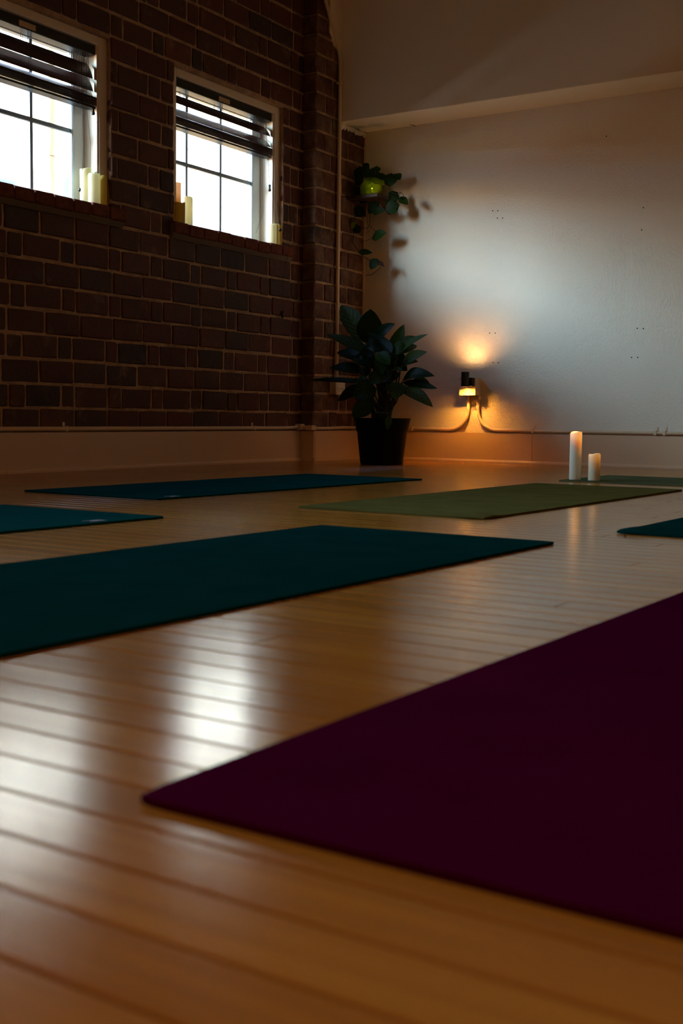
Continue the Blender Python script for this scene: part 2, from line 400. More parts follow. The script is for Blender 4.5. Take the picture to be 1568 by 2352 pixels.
HD = [brick_mesh(0.10, BH, 0.05, 40+i) for i in range(6)]
STm = [b.mesh('brick', M_brick, 'angle') for b in ST]; HDm = [b.mesh('brick', M_brick, 'angle') for b in HD]
STd = [b.mesh('brick', M_brick_dusty, 'angle') for b in ST]; HDd = [b.mesh('brick', M_brick_dusty, 'angle') for b in HD]
field = MB()   # bricks beyond the picture, joined
def free(a, b, z0, z1):
    """pieces of the run a..b not inside a window opening"""
    segs = [(a, b)]
    for (w0, w1) in WIN_T:
        if z1 > ZS+0.02 and z0 < ZT-0.03: c0, c1 = w0, w1
        elif z1 > 1.345 and z0 < ZS: c0, c1 = w0-0.04, w1+0.085
        else: continue
        ns = []
        for p, q in segs:
            if q <= c0 or p >= c1: ns.append((p, q)); continue
            if p < c0: ns.append((p, c0))
            if q > c1: ns.append((c1, q))
        segs = ns
    return segs
rb = random.Random(3)
for row in range(25):
    z = ZB0 + row*PITCHB
    if z > ZC-0.05: break
    t = -2.0 + (0.003 if row % 2 == 0 else 0.13) - 0.25*40*0 + rb.uniform(-.03, .03)
    seq = []
    tt = t
    # to the right of the datum then to the left of it
    k = 0
    while tt < 0.645:
        w = 0.25+rb.uniform(-.008, .008) if (row % 2 == 0 or k % 2 == 0) else 0.10+rb.uniform(-.006, .01)
        seq.append((tt, tt+w)); tt += w; k += 1
    tt = t; k = 1
    while tt > -9.5:
        w = 0.25+rb.uniform(-.008, .008) if (row % 2 == 0 or k % 2 == 0) else 0.10+rb.uniform(-.006, .01)
        seq.append((tt-w, tt)); tt -= w; k += 1
    for a, b in seq:
        b = min(b, 0.66)
        for p, q in free(a, b, z, z+BH):
            p2 = p+JT/2 if p == a else p; q2 = q-JT/2 if q == b else q
            w = q2-p2
            if w < 0.028: continue
            zj = rb.uniform(-.003, .003); nj = rb.uniform(-.004, .0035)
            src, srcm, bw = (ST, STm, 0.24) if w > 0.15 else (HD, HDm, 0.10)
            i = rb.randrange(len(src))
            vis = p > -2.22 and z < 2.80
            if vis:
                place('brick', srcm[i], WL, (nj, p2, z+zj), None, (1, w/bw, 1))
            else:
                base = len(field.v); s_ = w/bw
                field.v += [(x+nj, p2+y*s_, z+zj+zz) for x, y, zz in src[i].v]; field.f += [tuple(base+k for k in f) for f in src[i].f]
fo = field.build('brick_field', M_brick, WL); fo['kind'] = 'stuff'
# pilaster bricks: corner bricks show two faces
def corner_mesh(w, h, d, seed):
    rn = random.Random(seed); mb = MB(); c = 0.006
    x0, x1, y0, y1 = -d, 0.0, 0.0, w
    lay = []
    for zz, ins in ((0.001, 0.004), (0.006, 0.0), (h*0.5, -0.001), (h-0.006, 0.0), (h-0.001, 0.004)):
        r = []
        for x, y in ((x0, y0+ins), (x0+(x1-x0)*0.5, y0+ins), (x1-c, y0+ins), (x1-ins, y0+c), (x1-ins, y0+w*0.5), (x1-ins, y1-0.005), (x1-0.006, y1-0.001), (x0, y1-0.001)):
            j = 0.0018
            r.append((x+rn.uniform(-j, j), y+rn.uniform(-j, j), zz+rn.uniform(-j, j)*0.7))
        lay.append(r)
    for r in lay: mb.v += r
    n = 8
    for k in range(4):
        for j in range(n): mb.f.append((k*n+j, k*n+(j+1) % n, k*n+n+(j+1) % n, k*n+n+j))
    mb.f.append(tuple(reversed(range(n)))); mb.f.append(tuple(4*n+j for j in range(n)))
    return mb
CL = [corner_mesh(0.21, BH, 0.095, 70+i).mesh('brick', M_brick_dusty, 'angle') for i in range(4)]
CS = [corner_mesh(0.11, BH, 0.095, 80+i).mesh('brick', M_brick_dusty, 'angle') for i in range(4)]
for row in range(24):
    z = ZB0 + 0.006 + row*PITCHB*1.0
    if z+BH > ZC: break
    long_first = row % 2 == 0
    w0 = (0.20 if long_first else 0.115)+rb.uniform(-.015, .015)
    tcur = 0.632
    place('brick', (CL if long_first else CS)[rb.randrange(4)], PB, (0.1+rb.uniform(-.003, .004), tcur+rb.uniform(-.004, .004), z), None, (1, w0/(0.21 if long_first else 0.11), 1))
    tcur += w0+JT; k = 0
    while tcur < 1.33:
        w = (0.20 if k % 2 == (1 if long_first else 0) else 0.105)+rb.uniform(-.02, .02)
        if tcur+w > 1.335: w = 1.335-tcur
        if w > 0.03 and not (z > 2.32 and tcur > 1.0):
            src, bw = (STd, 0.24) if w > 0.15 else (HDd, 0.10)
            place('brick', src[rb.randrange(len(src))], PB, (0.1+rb.uniform(-.004, .003), tcur, z+rb.uniform(-.003, .003)), None, (1, w/bw, 1))
        tcur += w+JT; k += 1
# ragged plaster edge where the bulkhead meets the brick
pe = MB(); rn = random.Random(5)
for k in range(44):
    t = 0.950+k*0.0078+rn.uniform(-.004, .004); r_ = rn.uniform(.009, .017); dz = rn.uniform(.002, .016)
    pe.lathe([(r_*math.cos(a), 0.006-dz+(r_+dz*0.6)*math.sin(a)) if abs(a) < 1.5 else (0.0, 0.006-dz+(r_+dz*0.6)*math.sin(a)) for a in (-PI/2, -1.0, -0.5, 0.0, 0.5, 1.0, PI/2)], (0.1, t, 2.290), 8)
o = pe.build('trim_2', M_smooth, None, True); o.location = WO; o.rotation_euler = (0, 0, TH); struct(o); o['label'] = 'ragged plaster bead under the bulkhead at the brick corner'
# plaster fillet high on the pilaster
MB().prism([(0.78, 2.86), (0.95, 2.70), (0.96, 3.24), (0.78, 3.24)], 'x', 0.09, 0.112).build('plaster_patch', M_smooth, PB)
# thin timber strip up the inner corner
MB().box((0.1, 1.262, 0.2), (0.113, 1.285, 2.28)).build('corner_strip', M_base, PB)

# ---- floor planks (run parallel to the back wall)
PW = 0.067
lens = [0.9, 1.2, 1.5, 1.9]
def plank_mesh(L):
    g_, c = 0.0015, 0.0014
    y0, y1 = g_, PW-g_
    mb = MB(); mb.prism([(y0, -0.014), (y1, -0.014), (y1, -c), (y1-c, 0), (y0+c, 0), (y0, -c)], 'x', g_, L-g_)
    return mb
PLs = [plank_mesh(L) for L in lens]; PL = [p.mesh('plank', M_plank) for p in PLs]
pf = MB(); rp_ = random.Random(11); count = 0
nrow = int((RY1-RY0)/PW)+1
for r in range(nrow):
    Y = 0.565 + (r-int((0.565-RY0)/PW))*PW
    if Y+PW > RY1-0.001 or Y < RY0: continue
    X = -5.3+rp_.uniform(0, 1.0) if Y < 6.5 else -5.0+rp_.uniform(0, .6)
    if X > -4.75:
        pass
    X -= 1.9
    near = Y < 1.05
    if near: X = -1.62+rp_.uniform(-.15, .15)-1.9*2
    D = Y*math.cos(YAW)
    while X < RX1:
        i = 3 if near else rp_.choice([0, 1, 2, 3, 3, 2]); L = lens[i]
        x0, x1 = X, X+L; X = x1
        if x1 < -4.9: continue
        if x1 > RX1 or x0 < -5.35:
            continue_clip = True
        # visible if it meets the camera's wedge
        xl = Y*(-1.05)-0.25; xr = Y*math.tan(-0.2776)+0.15
        vis = Y > 0.33 and x1 > max(xl, -4.72) and x0 < xr
        zj = rp_.uniform(-.00005, .00005)
        if vis and count < 298 and x1 <= RX1:
            place('plank', PL[i], fl, (x0, Y, zj)); count += 1
        else:
            base = len(pf.v); a, b = max(x0, -5.3), min(x1, RX1)
            if b-a < 0.05: continue
            s_ = (b-a)/L
            pf.v += [(a+x*s_, Y+y, z+zj) for x, y, z in PLs[i].v]; pf.f += [tuple(base+k for k in f) for f in PLs[i].f]
o = pf.build('plank_field', M_plank, fl); o['kind'] = 'stuff'

# ---- baseboards with shoe moulding
def wallobj(o): o.location = WO; o.rotation_euler = (0, 0, TH); return o
ZBB = 0.2021
b1 = wallobj(MB().box((-0.006, T0, 0.0), (0.025, 0.60, ZBB)).build('baseboard_left', M_base)); struct(b1); bev(b1, 0.003)
MB().prism([(0.025, 0), (0.040, 0), (0.040, 0.010), (0.034, 0.020), (0.025, 0.022)], 'y', -2.02, 0.585).build('shoe_moulding', M_base, b1)
MB().prism([(0.025, 0), (0.040, 0), (0.040, 0.010), (0.034, 0.020), (0.025, 0.022)], 'y', T0, -2.023).build('shoe_moulding', M_base, b1)
b2 = wallobj(MB().box((-0.006, 0.602, 0.0), (0.125, 0.632, ZBB)).box((0.09, 0.605, 0), (0.125, 1.30, ZBB)).build('baseboard_pilaster', M_base)); struct(b2)
MB().box((0.125, 0.587, 0), (0.140, 1.29, 0.021)).box((0.026, 0.587, 0), (0.140, 0.602, 0.021)).build('shoe_moulding', M_base, b2)
YB = 7.251
b3 = MB().box((-4.72, YB, 0), (-3.2915, RY1+0.01, ZBB)).build('baseboard_back', M_base); struct(b3)
MB().box((-3.2885, YB, 0), (RX1, RY1+0.01, ZBB)).build('baseboard_board', M_base, b3)
MB().prism([(YB, 0), (YB-0.015, 0), (YB-0.015, 0.010), (YB-0.009, 0.020), (YB, 0.022)], 'x', -4.70, -3.03).build('shoe_moulding', M_base, b3)
MB().prism([(YB, 0), (YB-0.015, 0), (YB-0.015, 0.010), (YB-0.009, 0.020), (YB, 0.022)], 'x', -3.027, RX1).build('shoe_moulding', M_base, b3)

# ------------------------------------------------------------------ windows
def window(idx, t0, t1):
    """t measured along the brick wall; root frame mesh = casing and jamb lining"""
    c = MB(); cwid = 0.058; ct = 0.046
    f0, f1 = -0.055, -0.033
    c.box((f0, t0, ZS-0.01), (f1, t0+cwid, ZT)); c.box((f0, t1-cwid, ZS-0.01), (f1, t1, ZT)); c.box((f0, t0+cwid, ZT-ct), (f1, t1-cwid, ZT))
    fr = wallobj(c.build(f'window_{idx}', M_white)); struct(fr); bev(fr, 0.004)
    st = MB(); e = 0.012   # stepped inner bead
    st.box((f0-0.004, t0+cwid, ZS-0.01), (f1-0.008, t0+cwid+e, ZT-ct)); st.box((f0-0.004, t1-cwid-e, ZS-0.01), (f1-0.008, t1-cwid, ZT-ct));
    st.build('casing_bead', M_white, fr)
    a, b, zt = t0+cwid-0.005, t1-cwid+0.005, ZT-ct+0.003
    for nm, q in (('jamb', ((-0.20, a-0.04, ZS-0.01), (f0, a, zt+0.03))), ('jamb', ((-0.20, b, ZS-0.01), (f0, b+0.04, zt+0.03))), ('head_lining', ((-0.20, a, zt), (f0, b, zt+0.03)))):
        MB().box(*q).build(nm, M_white, fr)
    # sash: frame, two glazing bars each way, panes
    s0, s1, zb, ztt, n0, n1 = a+0.002, b-0.002, ZS-0.008, zt-0.002, -0.185, -0.150
    sw = 0.082
    sf = MB(); sf.box((n0, s0, zb), (n1, s0+sw, ztt)); sf.box((n0, s1-sw, zb), (n1, s1, ztt)); sf.box((n0, s0+sw, ztt-0.047), (n1, s1-sw, ztt)); sf.box((n0, s0+sw, zb), (n1, s1-sw, zb+0.05))
    so = sf.build('sash', M_sash, fr); bev(so, 0.004)
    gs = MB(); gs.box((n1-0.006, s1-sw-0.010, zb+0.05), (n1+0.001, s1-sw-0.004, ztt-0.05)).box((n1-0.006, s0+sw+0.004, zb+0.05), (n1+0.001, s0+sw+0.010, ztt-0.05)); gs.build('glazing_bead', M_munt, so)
    off = {1: 0.010, 2: -1.582}.get(idx, t1-0.395)
    cols = [-0.407+off, -0.072+off]; zm = 1.803
    xs = [s0+sw] + cols + [s1-sw]
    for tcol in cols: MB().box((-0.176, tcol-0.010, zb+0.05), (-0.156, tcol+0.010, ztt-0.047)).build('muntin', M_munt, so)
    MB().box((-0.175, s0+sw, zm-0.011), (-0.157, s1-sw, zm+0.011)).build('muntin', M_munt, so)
    for i in range(3):
        for z0, z1 in ((zb+0.05, zm), (zm, ztt-0.047)):
            MB().box((-0.168, xs[i], z0), (-0.164, xs[i+1], z1)).build('pane', M_glass, so)
    # sloping rowlock sill of brick
    tt = t0-0.035; rn = random.Random(idx)
    n_b = 9; wid = (t1+0.082-tt)/n_b
    for k in range(n_b):
        q = rn.uniform(-.003, .003); j = rn.uniform(-.003, .003)
        o = MB().prism([(-0.15, 1.347), (0.020+q, 1.338+j), (0.036+q, 1.345+j), (0.037+q, ZS-0.012+j), (0.030+q, ZS-0.003+j), (-0.15, ZS-0.001)], 'y', tt+k*wid+0.005, tt+(k+1)*wid-0.005).build('sill_brick', M_sill, WL)
        bev(o, 0.004, 1)
    MB().prism([(-0.15, 1.30), (0.004, 1.312), (0.024, 1.338), (0.026, ZS-0.016), (-0.15, ZS-0.006)], 'y', tt+0.004, tt+n_b*wid-0.004).build('sill_mortar', M_sillm, WL)
    return fr
for i, (a, b) in enumerate(WIN_T): window(i+1, a, b)

# ---- slatted blinds
def slat_profile(width, tilt, cz, cn, crown=0.006, th=0.0028):
    pts = []
    for s_, side in ((1, 1), (-1, -1)):
        for k in range(6):
            u = (k/5-0.5) if side > 0 else (0.5-k/5)
            x = u*width; y = crown*(1-4*u*u) + side*th/2
            pts.append((cn + x*math.cos(tilt) - y*math.sin(tilt), cz + x*math.sin(tilt) + y*math.cos(tilt)))
    return pts
def blind(t1, slats, stack_z, label, extras, tag_t, ladders, t0):
    root = thing('window_blind', label, 'blind', wall(-0.08, t1, ZT-0.06), TH)
    L = t1-t0   # local: n from -0.08, t from t1, z from ZT-0.06
    Z0 = ZT-0.06
    hr = MB().box((-0.045, -L, -0.037), (0.028, 0, 0.012)).build('headrail', M_black, root); bev(hr, 0.004)
    MB().box((0.028, tag_t-t1-0.055, -0.030), (0.0295, tag_t-t1+0.055, -0.002)).build('tag', M_tagm, root)
    for (w, tilt, z) in slats:
        MB().prism(slat_profile(w, tilt, z-Z0, -0.005), 'y', -L+0.01, -0.012).build('slat', M_slat, root, False)
    zz = stack_z-Z0
    for k in range(8):
        MB().prism(slat_profile(0.080, -0.06, zz+k*0.0058, 0.0, 0.005, 0.003), 'y', -L+0.01, -0.008).build('slat', M_slat, root)
    MB().box((-0.03, -L+0.01, zz-0.016), (0.03, -0.006, zz-0.006)).build('bottom_rail', M_black, root)
    for lt in ladders:
        cd = MB()
        for dn in (-0.034, 0.033):
            cd.tube([(dn*0.7, lt-t1, -0.035), (dn*0.85, lt-t1+0.002, (zz-0.08)/2), (dn, lt-t1, zz+0.03)], 0.0012, 5)
            cd.tube([(dn*0.9, lt-t1+0.018, -0.035), (dn*0.8, lt-t1+0.016, (zz-0.08)/2), (dn, lt-t1+0.012, zz+0.03)], 0.0009, 5)
        cd.tube([(0.034, lt-t1, zz+0.03), (0.04, lt-t1+0.03, zz+0.01), (0.036, lt-t1+0.02, zz-0.015), (0.034, lt-t1-0.01, zz-0.02)], 0.0012, 5)
        cd.build('ladder_cord', M_cord, root)
    for path, end in extras:
        P = [(p[0]+0.08, p[1]-t1, p[2]-Z0) for p in path]
        co = MB().tube(P, 0.0010, 6).build('pull_cord', M_cord, root)
        e = P[-1]
        if end == 'tassel': MB().lathe([(0.0, 0.004), (0.007, 0.002), (0.008, -0.008), (0.0055, -0.016), (0.009, -0.03), (0.010, -0.036), (0.006, -0.041), (0, -0.042)], e, 12).build('cord_tassel', M_dark, co, True)
        if end == 'ball': MB().lathe([(0.0, 0.011), (0.008, 0.008), (0.011, 0), (0.008, -0.008), (0, -0.011)], e, 12).build('cord_ball', M_dark, co, True)
    return root
def wp(n, x, y):
    t, z = onwall(n, x, y); return (n, t, z)
blind(0.345, [(0.090, -0.86, 2.139), (0.090, -0.74, 2.066), (0.085, -0.58, 2.040)], 1.985, 'dark maroon slatted blind half raised in the smaller window nearest the brick corner',
      [([(-0.045, 0.27, 2.2), (-0.04, 0.275, 2.0), wp(-0.04, 619, 425)], 'tassel'),
       ([(-0.045, 0.262, 2.2), (-0.035, 0.27, 2.0), wp(-0.02, 632, 470), wp(0.02, 643, 528)], 'ball'),
       ([(-0.05, 0.255, 2.2), (-0.06, 0.25, 2.0), wp(-0.09, 603, 490), wp(-0.10, 588, 535)], None),
       ([wp(-0.045, 640, 350), wp(-0.04, 637, 450), wp(0.0, 638, 540), (0.042, 0.400, ZS-0.005), (0.045, 0.402, 1.36), wp(0.012, 650, 640), wp(0.012, 649, 716)], 'tassel')],
      -0.163, (-0.53, -0.20, 0.18), -0.650)
blind(-1.288, [(0.092, -1.12, 2.120), (0.090, -1.05, 2.052), (0.085, -0.62, 1.998)], 1.938, 'dark maroon slatted blind with two tilted slats in the larger window at the left edge',
      [([(-0.045, -1.355, 2.2), (-0.042, -1.35, 2.05), wp(-0.04, 214, 246)], 'tassel'),
       ([(-0.05, -1.40, 2.2), (-0.05, -1.40, 2.0), wp(-0.06, 191, 330), wp(-0.08, 189, 395), wp(-0.10, 184, 436)], 'ball'),
       ([(-0.05, -1.36, 2.2), (-0.05, -1.36, 1.9), wp(-0.06, 208, 330), wp(-0.06, 207, 390)], None)],
      -1.775, (-2.16, -1.77, -1.43), -2.265)
blind(-2.935, [(0.092, -1.12, 2.120), (0.090, -1.05, 2.052), (0.085, -0.62, 1.998)], 1.938, 'dark maroon slatted blind in the window beyond the left edge of the picture', [], -3.4, (-3.79, -3.06), -3.905)

# ---- candles on the window sills
def candle(loc, r, h, M, label, rz=0, dip=0.006, name='pillar_candle', group=None, seed=0):
    root = thing(name, label, 'candle', loc, rz, group)
    rn = random.Random(seed); p1, p2 = rn.uniform(0, 6), rn.uniform(0, 6)
    seg = 28
    def wob(a, k): return (math.sin(a*1+p1)*0.6+math.sin(2*a+p2)*0.5)*dip if k in (4, 5, 6) else 0
    MB().lathe([(r*0.97, 0), (r, 0.004), (r, h*0.5), (r, h*0.85), (r, h-0.006), (r*0.94, h-0.001), (r*0.78, h-0.003), (r*0.66, h-0.020), (0, h-0.026)], (0, 0, 0), seg, wob).build('wax_body', M, root, True)
    MB().lathe([(0.0015, h-0.027), (0.0015, h-0.012), (0, h-0.0115)], (0, 0, 0), 6).build('wick', M_dark, root)
    return root
def sill_candle(n, x, ytop, r, M, label, seed):
    t, z = onwall(n, x, ytop)
    P = wall(n, t, ZS-0.001)
    candle(P, r, z-ZS, M, label, 0, 0.005, seed=seed)
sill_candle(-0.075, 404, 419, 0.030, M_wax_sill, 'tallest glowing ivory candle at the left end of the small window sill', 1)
sill_candle(-0.012, 413, 464, 0.031, M_waxy, 'short tan candle in front of two taller ones on the small window sill', 2)
sill_candle(-0.085, 431, 453, 0.030, M_wax, 'middle height ivory candle against the glass at the left of the small window sill', 3)
sill_candle(-0.03, 625, 515, 0.031, M_wax, 'pale ivory candle at the right end of the small window sill', 4)
sill_candle(0.0, 640, 516, 0.022, M_waxy, 'narrow yellow candle at the far right of the small window sill under the cord ball', 5)
sill_candle(-0.10, 617, 514, 0.028, M_wax, 'pale candle half hidden behind another at the right of the small window sill', 6)
sill_candle(-0.085, 196, 388, 0.030, M_wax, 'tallest white candle of the three on the left window sill, beside the glass', 7)
sill_candle(-0.015, 216, 399, 0.032, M_wax, 'cream candle in the middle of three on the left window sill', 8)
sill_candle(-0.022, 236, 405, 0.022, M_waxy, 'yellow candle at the right end of the left window sill', 9)

# ------------------------------------------------------------------ conduits and outlets
def arc(c, r, a0, a1, n, fn): return [fn(c[0]+r*math.cos(a0+(a1-a0)*k/n), c[1]+r*math.sin(a0+(a1-a0)*k/n)) for k in range(n+1)]
def strap(parent, P, ax):
    pass
ZP = 0.2213; RPp = 0.0115
cl = thing('conduit', 'white painted conduit running along the top of the baseboard below the brick wall', 'conduit', WO, TH)
MB().tube([(0.015, -4.5, ZP), (0.015, 0.36, ZP), (0.015, 0.50, ZP+0.002), (0.03, 0.56, ZP+0.006)], RPp, 10).build('pipe', M_pipe, cl, True)
MB().box((0.008, 0.555, ZP-0.013), (0.055, 0.598, ZP+0.026)).build('elbow_fitting', M_pipe, cl)
MB().tube([(0.035, 0.585, ZP+0.004), (0.10, 0.585, ZP+0.003)], 0.0145, 10).build('coupling', M_pipe, cl, True)
o = MB().box((0.085, 0.565, ZP-0.014), (0.135, 0.62, ZP+0.018)).build('elbow_fitting', M_pipe, cl); bev(o, 0.003)
MB().tube([(0.118, 0.60, ZP), (0.116, 0.80, ZP-0.002), (0.115, 1.0, ZP+0.003), (0.115, 1.26, ZP)], RPp*0.9, 10).build('pipe', M_pipe, cl, True)
for t in (0.07, -1.6):
    MB().prism([(0.0, ZP-0.013), (0.028, ZP-0.013), (0.028, ZP+0.013), (0.003, ZP+0.014), (0.003, ZP+0.034), (0.0, ZP+0.034)], 'y', t-0.008, t+0.008).build('strap', M_pipe, cl)
# vertical conduit in the corner
tv = 0.905
cv = thing('conduit', 'white vertical conduit climbing the brick pilaster beside the corner', 'conduit', WO, TH)
nv = 0.118
pth = [(nv, tv-0.01, 0.56), (nv, tv-0.005, 1.5), (nv, tv, 2.66)] + [(nv, tv-0.26*(1-math.cos(a)), 2.66+0.26*math.sin(a)) for a in (0.12, 0.24, 0.36, 0.48, 0.58)]
e = pth[-1]; pth += [(nv, e[1]-0.26, e[2]+0.40)]
MB().tube(pth, 0.0135, 12).build('pipe', M_pipe, cv, True)
MB().tube([(nv, tv-0.008, 1.03), (nv, tv-0.008, 1.065)], 0.0165, 12).build('coupling', M_pipe, cv, True)
MB().box((0.1, tv-0.02, 2.545), (0.132, tv+0.04, 2.560)).build('strap', M_pipe, cv)
def outlet_box(loc, rz, w, h, d, label):
    root = thing('outlet_box', label, 'outlet', loc, rz)
    bx = MB().box((-w/2, -d, 0), (w/2, 0, h)).build('box', M_pipe, root); bev(bx, 0.004)
    cp = MB().box((-w/2-0.002, -d-0.004, -0.001), (w/2+0.002, -d+0.001, h+0.001)).build('cover_plate', M_white, root); bev(cp, 0.0015)
    for s_ in (-1, 1):
        MB().tube([(s_*0.024, -d-0.006, h*0.30), (s_*0.024, -d-0.003, h*0.30)], 0.019, 18).build('receptacle', M_white, cp)
        for dx in (-0.006, 0.006):
            MB().box((s_*0.024+dx-0.0012, -d-0.0066, h*0.30), (s_*0.024+dx+0.0012, -d-0.0055, h*0.30+0.011)).build('slot', M_dark, cp)
        MB().tube([(s_*0.024, -d-0.0066, h*0.30-0.008), (s_*0.024, -d-0.0055, h*0.30-0.008)], 0.0028, 8).build('slot', M_dark, cp)
    for sx_ in (-1, 1):
        for sz in (0.08, 0.93):
            MB().tube([(sx_*w*0.43, -d-0.0055, h*sz), (sx_*w*0.43, -d-0.003, h*sz)], 0.0032, 8).build('screw', M_gap, cp)
    return root
P = wall(0.1, 0.895, 0.452)
outlet_box(P, TH+PI/2, 0.115, 0.115, 0.05, 'white outlet box on the brick pilaster half hidden by the plant leaves')
# box for the little lamp on the back wall
BX = -3.742; YWB = RY1
outlet_box((BX, YWB, 0.453), 0, 0.118, 0.118, 0.078, 'white outlet box on the plaster wall carrying the glowing plug-in lamp')
YP = YWB-0.017
cb = thing('conduit', 'white conduit from the corner bending up to the lamp outlet box from the left', 'conduit', (0, 0, 0))
def bend(x_end, x_up, side):
    R = 0.12; pts = [(x_end, YP, ZP)]
    cx = x_up+side*R
    pts += [(cx+0.06*side, YP, ZP)]
    for k in range(9):
        a = -PI/2 + (PI/2)*k/8
        pts.append((cx - side*R*math.cos(a) if True else 0, YP, ZP+R+R*math.sin(a)*1.0))
    pts.append((x_up, YP, 0.455))
    return pts
def bendpts(x_end, x_up, side):
    R = 0.135; cx = x_up+side*R
    return [(x_end, YP, ZP), (cx+side*0.05, YP, ZP)] + [(cx - side*R*math.sin(a), YP, ZP+R-R*math.cos(a)) for a in [PI/2*k/8 for k in range(9)]] + [(x_up, YP, 0.456)]
MB().tube(bendpts(-4.60, BX-0.022, -1), RPp, 10).build('pipe', M_pipe, cb, True)
def wstrap(root, x):
    MB().prism([(YWB, ZP-0.013), (YP-0.014, ZP-0.013), (YP-0.014, ZP+0.013), (YWB-0.003, ZP+0.014), (YWB-0.003, ZP+0.036), (YWB, ZP+0.036)], 'x', x-0.008, x+0.008).build('strap', M_pipe, root)
wstrap(cb, -4.20)
cc = thing('conduit', 'white conduit from the lamp outlet box running right along the back baseboard', 'conduit', (0, 0, 0))
MB().tube(bendpts(RX1-0.01, BX+0.05, 1), RPp, 10).build('pipe', M_pipe, cc, True)
for x in (-3.285, -2.462, -2.405): wstrap(cc, x)
MB().tube([(BX+0.05, YP, 0.425), (BX+0.05, YP, 0.452)], 0.016, 10).build('coupling', M_pipe, cc, True)

# ---- plug-in up-and-down lamp
LX, LY, LZ0, LZ1 = -3.729, YWB-0.140, 0.508, 0.606
lamp = thing('plug_in_lamp', 'small black cylinder lamp plugged into the wall outlet throwing amber light up and down', 'lamp', (LX, LY, LZ0))
hl = LZ1-LZ0; ro, ri = 0.0268, 0.0245
tb = MB(); seg = 28
for (r, z) in ((ro, 0.0), (ro, hl), (ri, hl), (ri, 0.0)):
    tb.v += [(r*math.cos(2*PI*j/seg), r*math.sin(2*PI*j/seg), z) for j in range(seg)]
for k in range(4):
    for j in range(seg):
        a, b = k*seg+j, k*seg+(j+1) % seg; c_, d_ = ((k+1) % 4)*seg+(j+1) % seg, ((k+1) % 4)*seg+j
        tb.f.append((a, b, c_, d_))
tb.build('tube_shade', mat('black_metal', srgb(20, 16, 14), 0.35), lamp, 'angle')
o = MB().box((0.0, 0.026, 0.004), (0.040, 0.0605, 0.062)).build('plug', M_dark, lamp); bev(o, 0.004)
M_bulb = mat('amber_bulb', (1, 0.6, 0.2, 1), 0.4); BS(M_bulb).inputs['Emission Color'].default_value = (1, 0.55, 0.16, 1); BS(M_bulb).inputs['Emission Strength'].default_value = 6
MB().lathe([(0, 0.030), (0.010, 0.032), (0.014, 0.045), (0.014, 0.055), (0.010, 0.066), (0, 0.068)], (0, 0, 0), 16).build('bulb', M_bulb, lamp, True)
def lamp_light(z, down, energy, color, size):
    l = bpy.data.lights.new('lamp_spot', 'SPOT'); l.energy = energy; l.color = color; l.spot_size = math.radians(size); l.spot_blend = 0.9; l.shadow_soft_size = 0.014
    o = bpy.data.objects.new('lamp_spot', l); COL.objects.link(o); o.parent = lamp; o.location = (0, 0.0, z); o.rotation_euler = (0 if down else PI, 0, 0)
lamp_light(hl-0.014, False, 8.0, (1.0, 0.50, 0.17), 172)
lamp_light(0.010, True, 10.5, (1.0, 0.38, 0.05), 172)

# screw holes left in the plaster
for x, y in ((1124, 765), (1137, 765), (1132, 833), (1144, 833), (1477, 755), (1463, 754), (1450, 821), (1464, 821), (1131, 484), (1143, 484), (1142, 501), (1154, 501), (1392, 313), (1477, 477), (1473, 528)):
    p = atY(YWB, x, y)
    MB().tube([(p.x, YWB+0.002, p.z), (p.x, YWB-0.0006, p.z)], 0.0042, 8).build('screw_hole', M_gap, wb)

